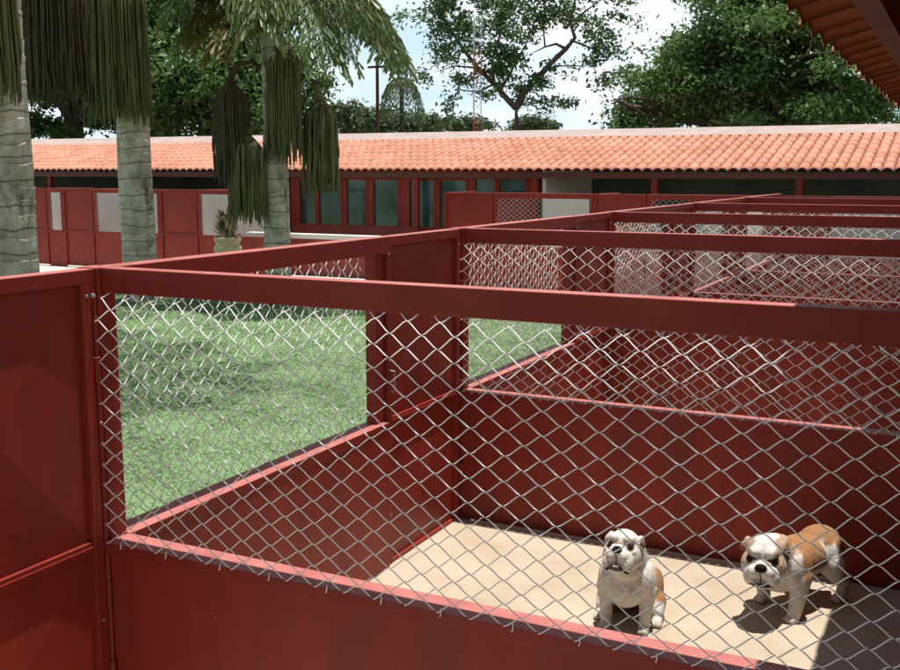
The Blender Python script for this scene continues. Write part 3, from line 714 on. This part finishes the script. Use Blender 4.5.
def blob(px, py, d, rx, rz, ry=None): return (at(px, py, d), (rx, ry or rx, rz))

def gbase(px, d): p = at(px, 150, d); return (p.x, p.y, -.09)
K = 1.42
tree('broadleaf_tree', 'dense dark tree at the left behind the thick palm trunk', gbase(75, 45), 4.5, .45,
     [blob(x, y, d * K, a * K, c * K) for x, y, d, a, c in ((60, 95, 31, 2.6, 1.5), (110, 60, 32, 2.6, 1.7), (20, 30, 32, 2.8, 2.2), (95, 0, 33, 3.0, 2.4), (150, 100, 31.5, 2.0, 1.3), (45, -70, 33, 3, 2))], 300, 60000, .15, .95, LEAF_D, 21, flat=.5)
tree('broadleaf_tree', 'dense glossy tree behind the middle palm and slim palm', gbase(215, 42), 4.2, .4,
     [blob(x, y, d * K, a * K, c * K) for x, y, d, a, c in ((190, 95, 29, 2.2, 1.3), (250, 95, 29.5, 1.8, 1.4), (175, 45, 30, 2.2, 1.8), (235, 50, 30, 2.0, 1.7), (205, -10, 31, 2.6, 2.0), (285, 85, 30, 1.0, 1.2), (140, 70, 30, 1.8, 1.6))], 270, 60000, .15, .9, LEAF_M, 22, flat=.5)
D = 34
limbs = []
def P(px, py, d=D): return at(px, py, d)
J = P(516, 108)
limbs += [([P(516, 150), P(517, 125), J], .24), ([J, P(508, 100), P(494, 84), P(478, 68), P(462, 48), P(448, 25), P(430, 0)], .17),
          ([J, P(524, 92), P(538, 78), P(552, 62), P(566, 49), P(575, 38), P(570, 22), P(575, 0), P(585, -30)], .19),
          ([P(566, 49), P(556, 44), P(545, 47), P(533, 53)], .09), ([P(570, 40), P(590, 48), P(612, 58)], .06), ([P(572, 22), P(590, 8), P(612, -8)], .07),
          ([P(545, 70), P(560, 66), P(585, 66), P(605, 60)], .05), ([P(494, 84), P(492, 60), P(500, 35), P(508, 8), P(512, -20)], .09), ([P(478, 68), P(455, 66), P(435, 72)], .06),
          ([P(494, 84), P(478, 92), P(460, 90), P(448, 104)], .06), ([P(500, 92), P(512, 70), P(528, 40), P(540, 10)], .07), ([P(545, 46), P(543, 25), P(552, 5)], .05), ([J, P(530, 102), P(548, 100), P(562, 104)], .04)]
sb = [(428, 18, 1.0, .7), (450, 5, 1.1, .8), (440, 52, .9, .6), (424, 75, .5, .4), (468, 38, .9, .7), (486, 20, 1.0, .7), (505, 45, .9, .8), (515, 75, 1.0, .65), (500, 62, .9, .6), (535, 85, .6, .45), (482, 88, .6, .5), (530, 20, 1.0, .7),
      (548, 2, 1.0, .7), (575, 8, .9, .6), (600, 35, .8, .45), (612, 52, .7, .4), (588, 62, .6, .35), (560, 68, .55, .35), (625, 15, .6, .4), (608, -5, .9, .6), (545, 105, .4, .3), (565, 104, .35, .3), (450, 105, .35, .5), (447, 122, .4, .25), (465, 72, .6, .5), (500, -15, 1.6, .8), (560, -25, 1.6, .8), (440, -25, 1.4, .8), (525, 102, .45, .3), (512, 55, .7, .5), (630, 75, .5, .35), (600, 82, .35, .25)]
tree('broadleaf_tree', 'airy tree with visible forking limbs above the middle of the roof', gbase(516, D), at(516, 148, D).z + .09, .25,
     [blob(x, y, D, a, c) for x, y, a, c in sb], 340, 15500, .090, .36, LEAF_S, 23, limbs=limbs, shell=.25, flat=.6)
tree('broadleaf_tree', 'large dense round tree at the right above the tile roof', gbase(770, 32), 3.2, .45,
     [blob(770, 70, 31, 3.0, 1.6), blob(700, 85, 31.5, 2.0, 1.2), blob(650, 105, 31.5, 1.7, .8), blob(840, 80, 31, 2.2, 1.5), blob(735, 30, 32, 2.4, 1.9), blob(800, 20, 32, 2.8, 2.0), blob(715, 50, 31, 1.3, 1.0), blob(780, -40, 33, 3.2, 2.2),
      blob(625, 112, 31.5, .9, .55), blob(870, 20, 33, 2.4, 2.0), blob(735, -25, 33, 1.9, 1.5), blob(668, 75, 31.5, .9, .7), blob(860, 110, 31, 1.6, .8), blob(760, 112, 31, 2.2, .6), blob(720, 100, 34, 2.6, 1.3), blob(820, 95, 34, 3.0, 1.4), blob(770, 45, 35, 3.2, 2.0), blob(860, 60, 34, 2.4, 1.8)], 470, 115000, .095, .68, LEAF_M, 24, flat=.5)
for px, py, d, a, c, lb in ((348, 114, 95, 2.0, .75, 'small flat-topped far tree beside the slim palm'), (395, 120, 85, 2.6, .9, 'low far tree left of the utility pole gap'), (425, 124, 90, 1.9, .6, 'low far tree right of the utility pole'),
                            (468, 123, 100, 2.6, .7, 'far umbrella-shaped tree beyond the thin red and white mast'), (535, 124, 105, 2.3, .5, 'far umbrella-shaped tree right of the forked trunk'), (365, 127, 100, 2.2, .5, 'lowest far tree left of the utility pole')):
    tree('far_tree', lb, gbase(px, d), 3.6, .2, [blob(px, py, d, a, c), blob(px - 10, py + 3, d, a * .7, c * .7), blob(px + 11, py + 2, d + 1, a * .7, c * .7)], 60, 3000, .26, .6, LEAF_F, int(px), shell=.3, group='far trees on the horizon')
# far palm with hanging dead fronds, utility pole, radio mast
p = gbase(402, 55); t = empty('far_palm', p); tag(t, 'far palm with grey drooping fronds beside the utility pole', 'palm tree')
b = MB(); zt = at(400, 78, 55).z; b.tube([(0, 0, 0), (0, 0, zt)], [.16, .11], n=8); b.build('trunk', BARK2, t)
for k in range(9): frond(t, (0, 0, zt), k * .7 + .3, .5, 1.7, 700 + k, LEAF_F if k % 3 else FROND, 1.9, .2, 9, 6)
p = gbase(378, 50); t = empty('utility_pole', p); tag(t, 'thin dark utility pole rising behind the roof ridge', 'pole')
b = MB(); zt = at(378, 60, 50).z; b.tube([(0, 0, 0), (0, 0, zt)], [.11, .075], n=10); b.build('pole', WOOD, t)
b = MB(); b.box(-.5, .5, -.05, .05, zt - .35, zt - .25); b.build('crossarm', WOOD, t)
p = gbase(476, 31.6); t = empty('radio_mast', p); tag(t, 'thin red and white lattice mast standing before the airy forked tree', 'mast')
zt = at(476, 18, 31.6).z
for s in range(7):
    z0, z1 = zt * s / 7, zt * (s + 1) / 7; b = MB(); cs = [(.15 * math.cos(q), .15 * math.sin(q)) for q in (.5, 2.6, 4.7)]
    for x, y in cs: b.tube([(x, y, z0), (x, y, z1)], .014, n=4)
    for k in range(4):
        za, zb = z0 + (z1 - z0) * k / 4, z0 + (z1 - z0) * (k + 1) / 4
        for i in range(3):
            a, c = cs[i], cs[(i + 1) % 3]; b.tube([(*a, za), (*c, zb)], .009, n=3)
    b.build('lattice_section', MASTR if s % 2 else MASTW, t)

# ------------------------------------------------------------------ bulldogs
def rot(ax, deg): return Matrix.Rotation(R(deg), 3, ax)
class Dog:
    def __init__(s): s.parts = []
    def ell(s, c, r, q=None): s.parts.append((Vector(c), Vector(r), q or Matrix.Identity(3)))
    def limb(s, pts, rr):
        pts = [Vector(p) for p in pts]
        for i in range(len(pts) - 1):
            n = max(3, int((pts[i + 1] - pts[i]).length / .012))
            for k in range(n + 1):
                f = k / n; r = rr[i] * (1 - f) + rr[i + 1] * f; s.ell(pts[i].lerp(pts[i + 1], f), (r, r, r))
    def build(s, voxel=.0055, smooth=4):
        base = bmesh.new(); bmesh.ops.create_icosphere(base, subdivisions=3, radius=1)
        vs = [v.co.copy() for v in base.verts]; fs = [tuple(v.index for v in f.verts) for f in base.faces]; base.free()
        b = MB()
        for c, r, q in s.parts: b.add([c + q @ Vector((v.x * r.x, v.y * r.y, v.z * r.z)) for v in vs], fs)
        o = b.build('dog_cage', WHITE)
        m = o.modifiers.new('r', 'REMESH'); m.mode = 'VOXEL'; m.voxel_size = voxel
        m2 = o.modifiers.new('s', 'SMOOTH'); m2.factor = .5; m2.iterations = smooth
        dg = bpy.context.evaluated_depsgraph_get(); me = bpy.data.meshes.new_from_object(o.evaluated_get(dg))
        bpy.data.objects.remove(o); return me
def head(D_, hc, hq):
    def E(c, r, q=None): D_.ell(hc + hq @ Vector(c), r, hq @ (q or Matrix.Identity(3)))
    E((-.01, 0, .02), (.095, .094, .078)); E((-.03, 0, .0), (.085, .10, .085))
    for s in (-1, 1):
        E((.025, s * .066, -.03), (.066, .046, .062)); E((.058, s * .040, .050), (.034, .038, .026))
        E((.088, s * .056, -.062), (.046, .034, .052)); E((.100, s * .032, -.030), (.046, .042, .036))
        E((-.030, s * .088, .056), (.032, .020, .022), rot('X', -s * 40)); E((-.012, s * .107, .040), (.028, .013, .026), rot('X', s * 22))
        E((.072, s * .060, .016), (.018, .018, .017)); E((.06, s * .078, -.005), (.03, .02, .018))
    E((.085, 0, .012), (.030, .055, .014)); E((.125, 0, -.002), (.022, .031, .021)); E((.098, 0, -.094), (.046, .054, .024)); E((.07, 0, -.08), (.05, .06, .04))
def smooth01(x, a, b): t = np.clip((x - a) / (b - a), 0, 1); return t * t * (3 - 2 * t)
def coat(me, hc, hq, tan_fn, face_fn):
    n = len(me.vertices); P_ = np.zeros(n * 3); me.vertices.foreach_get('co', P_); P_ = P_.reshape(-1, 3)
    Hq = np.array(hq); h = (P_ - np.array(hc)) @ Hq       # head frame
    jit = .013 * (np.sin(P_[:, 0] * 310 + 2 * np.sin(P_[:, 1] * 190)) * .35 + np.sin(P_[:, 2] * 290 + 2 * np.sin(P_[:, 0] * 230)) * .35 + np.sin(P_[:, 0] * 70 + P_[:, 2] * 41) + np.sin(P_[:, 1] * 83 - P_[:, 2] * 57) + np.sin(P_[:, 0] * 121 + P_[:, 1] * 133) * .6) * .6
    white = np.array([.68, .645, .59]); tan = np.array([.36, .185, .085]); pink = np.array([.50, .28, .23]); black = np.array([.016, .014, .014])
    col = np.tile(white, (n, 1))
    mix = lambda c, m: col * (1 - m[:, None]) + c * m[:, None]
    inh = (h[:, 0] > -.13) & (np.abs(h[:, 1]) < .16) & (h[:, 2] > -.13) & (h[:, 2] < .14)
    col = mix(tan, np.clip(tan_fn(P_, jit), 0, 1) * (1 - inh * 1.0)) ; col = mix(tan, np.clip(face_fn(h, jit), 0, 1) * inh)
    # dirty grey-brown feet, pink belly
    low = 1 - smooth01(P_[:, 2], .0, .06); col = mix(np.array([.46, .37, .28]), low * .5)
    d = lambda c, r: np.sqrt((((h - np.array(c)) / np.array(r)) ** 2).sum(1))
    for s in (-1, 1):
        e = d((.078, s * .060, .017), (.026, .021, .018)); col = mix(np.array([.16, .09, .055]), (1 - smooth01(e, 1.0, 1.35)) * .85); col = mix(black, 1 - smooth01(e, .72, .95))
        lip = (np.abs(h[:, 2] - (-.088 - .03 * np.clip((np.abs(h[:, 1]) - .03) / .06, 0, 1))) < .0085) & (h[:, 0] > .045)
        w_ = d((-.012, s * .112, .042), (.034, .022, .034)); col = mix(np.array([.14, .085, .06]), (1 - smooth01(w_, .8, 1.2)) * (.75 if s > 0 else .35))
    col[lip] = np.array([.05, .032, .03])
    cl = (np.abs(h[:, 1]) < .004) & (h[:, 0] > .10) & (h[:, 2] < -.015) & (h[:, 2] > -.085); col[cl] = np.array([.10, .06, .05])
    wr = (np.abs(h[:, 2] - .026 - .004 * np.cos(h[:, 1] * 60)) < .0045) & (h[:, 0] > .06) & (np.abs(h[:, 1]) < .045); col[wr] = np.array([.30, .19, .13])
    nose = d((.137, 0, .002), (.029, .033, .023)); col = mix(black, 1 - smooth01(nose, .85, 1.05))
    for s in (-1, 1):
        fl = d((.10, s * .03, -.02), (.05, .014, .012)); col = mix(np.array([.10, .07, .06]), (1 - smooth01(fl, .6, 1.1)) * .6)
    a = me.color_attributes.new('coat', 'FLOAT_COLOR', 'POINT'); a.data.foreach_set('color', np.c_[col, np.ones(n)].ravel())
    me.polygons.foreach_set('use_smooth', [True] * len(me.polygons))
FUR, fn_, fl_, fb, fo = newmat('short_dog_coat'); fa = fn_.new('ShaderNodeAttribute'); fa.attribute_name = 'coat'
fmx = fn_.new('ShaderNodeMix'); fmx.data_type = 'RGBA'; fmx.blend_type = 'MULTIPLY'; fmx.inputs['Factor'].default_value = 1
fn2 = fn_.new('ShaderNodeTexNoise'); fn2.inputs['Scale'].default_value = 38; fn2.inputs['Detail'].default_value = 8; fn2.inputs['Roughness'].default_value = .75
fr2 = fn_.new('ShaderNodeMapRange'); fr2.inputs['From Min'].default_value = .3; fr2.inputs['From Max'].default_value = .7; fr2.inputs['To Min'].default_value = .68; fr2.inputs['To Max'].default_value = 1.08
ftc2 = fn_.new('ShaderNodeTexCoord'); fl_.new(ftc2.outputs['Object'], fn2.inputs['Vector']); fl_.new(fn2.outputs['Fac'], fr2.inputs['Value'])
fl_.new(fa.outputs['Color'], fmx.inputs['A']); fl_.new(fr2.outputs[0], fmx.inputs['B']); fl_.new(fmx.outputs['Result'], fb.inputs['Base Color']); fb.inputs['Roughness'].default_value = .95; fb.inputs['Specular IOR Level'].default_value = .12
fnz = fn_.new('ShaderNodeTexNoise'); fnz.inputs['Scale'].default_value = 110; fnz.inputs['Detail'].default_value = 5; fbp = fn_.new('ShaderNodeBump'); fbp.inputs['Strength'].default_value = .6; fbp.inputs['Distance'].default_value = .004
ftc = fn_.new('ShaderNodeTexCoord'); fl_.new(ftc.outputs['Object'], fnz.inputs['Vector']); fl_.new(fnz.outputs['Fac'], fbp.inputs['Height']); fl_.new(fbp.outputs[0], fb.inputs['Normal'])
def paw(D_, x, y, fwd=1.0):
    D_.ell((x + .012, y, .022), (.040, .034, .024))
    for k in (-1.5, -.5, .5, 1.5): D_.ell((x + .040, y + k * .0155, .015), (.018, .0095, .015))

def add_dog(me, loc_, ang, scale, label):
    me.materials.clear(); me.materials.append(FUR)
    o = bpy.data.objects.new('bulldog', me); C.objects.link(o); o.location = loc_; o.rotation_euler = (0, 0, ang); o.scale = scale
    tag(o, label, 'dog', 'two bulldogs in the run')
# --- sitting dog, +x forward
d = Dog()
d.ell((-.02, 0, .255), (.115, .145, .135)); d.ell((.015, 0, .215), (.09, .115, .10)); d.ell((-.14, 0, .22), (.16, .135, .135), rot('Y', -32)); d.ell((-.27, 0, .135), (.135, .135, .128))
for s in (-1, 1):
    d.ell((-.02, s * .118, .245), (.075, .055, .105)); d.limb([(-.015, s * .125, .21), (.0, s * .118, .11), (.012, s * .112, .035)], [.055, .040, .034]); paw(d, .015, s * .113)
    d.ell((-.235, s * .120, .125), (.125, .062, .105), rot('Y', 20)); d.limb([(-.17, s * .16, .09), (-.12, s * .165, .055), (-.20, s * .165, .035), (-.10, s * .170, .028)], [.052, .042, .035, .030]); paw(d, -.09, s * .172)
d.ell((-.395, 0, .11), (.03, .025, .025))
hc = Vector((.065, -.010, .432)); hq = rot('Z', -6) @ rot('Y', -17)
d.limb([(-.05, 0, .315), (.0, 0, .37), (.03, 0, .41)], [.125, .112, .10]); d.ell((.045, 0, .325), (.07, .10, .06))
head(d, hc, hq); me = d.build()
coat(me, hc, hq, lambda P, j: smooth01(-P[:, 0] + j + .25 * (P[:, 2] - .2), .09, .12) * (1 - smooth01(P[:, 2] + j, .40, .44)) * (P[:, 2] > .05),
     lambda h, j: (smooth01(h[:, 1] + j, .075, .095) * smooth01(h[:, 2], .0, .03)) * .8 + (smooth01(-h[:, 1] + j, .102, .112) * smooth01(h[:, 2], .04, .06)) * .35)
add_dog(me, (1.545, 1.905, 0), R(-83), (.98, .84, 1.0), 'white bulldog with a tan back sitting and looking up')
# --- standing dog
d = Dog()
d.ell((.02, 0, .245), (.115, .145, .125)); d.ell((.04, 0, .20), (.085, .12, .085)); d.ell((-.12, 0, .262), (.20, .128, .105), rot('Y', 4)); d.ell((-.30, 0, .285), (.13, .112, .105)); d.ell((-.20, 0, .23), (.14, .105, .085))
for s in (-1, 1):
    fx = .045 if s > 0 else -.035
    d.ell((.01, s * .118, .250), (.085, .055, .105)); d.limb([(.01, s * .132, .215), (fx * .7, s * .135, .12), (fx, s * .128, .035)], [.055, .041, .034]); paw(d, fx, s * .128)
    hx = -.33 + (.04 if s < 0 else -.02)
    d.ell((-.30, s * .075, .245), (.095, .058, .105), rot('Y', -10)); d.limb([(-.29, s * .095, .21), (hx + .035, s * .105, .15), (hx - .045, s * .105, .105), (hx - .015, s * .107, .03)], [.068, .045, .031, .029]); paw(d, hx - .01, s * .108)
d.ell((-.43, 0, .305), (.028, .024, .03))
hc = Vector((.175, .030, .335)); hq = rot('Z', 32) @ rot('Y', 8)
d.limb([(.05, 0, .285), (.11, .012, .315), (.15, .02, .33)], [.128, .112, .10]); d.ell((.13, .02, .25), (.06, .085, .05))
head(d, hc, hq); me = d.build()
coat(me, hc, hq, lambda P, j: smooth01(P[:, 2] + .35 * j + .12 * np.abs(P[:, 1]), .225, .25) * smooth01(-P[:, 0] + j, -.045, -.02) * (1 - smooth01(.055 - np.abs(P[:, 0] + .275 - .35 * (P[:, 2] - .25)) + j * .6, .0, .02) * smooth01(np.abs(P[:, 1]) + j, .03, .065) * (1 - smooth01(P[:, 2] + j, .315, .345)))
     + smooth01(-P[:, 0] + j, .345, .365) * smooth01(P[:, 2] + j, .10, .14) + smooth01(P[:, 0], -.10, -.07) * (P[:, 0] < -.02) * smooth01(P[:, 2] + j, .16, .2) * .7,
     lambda h, j: smooth01(np.abs(h[:, 1]) + j * .5, .046, .060) * smooth01(h[:, 2] + j * .4, -.02, .005) * smooth01(.10 - h[:, 0], .0, .02) * .75 + smooth01(np.abs(h[:, 1]), .095, .105) * (h[:, 2] > .03))
add_dog(me, (2.20, 2.46, 0), math.atan2(-.88, -.48), (1.02, .98, 1.03), 'tan and white bulldog standing with its head turned to the camera')
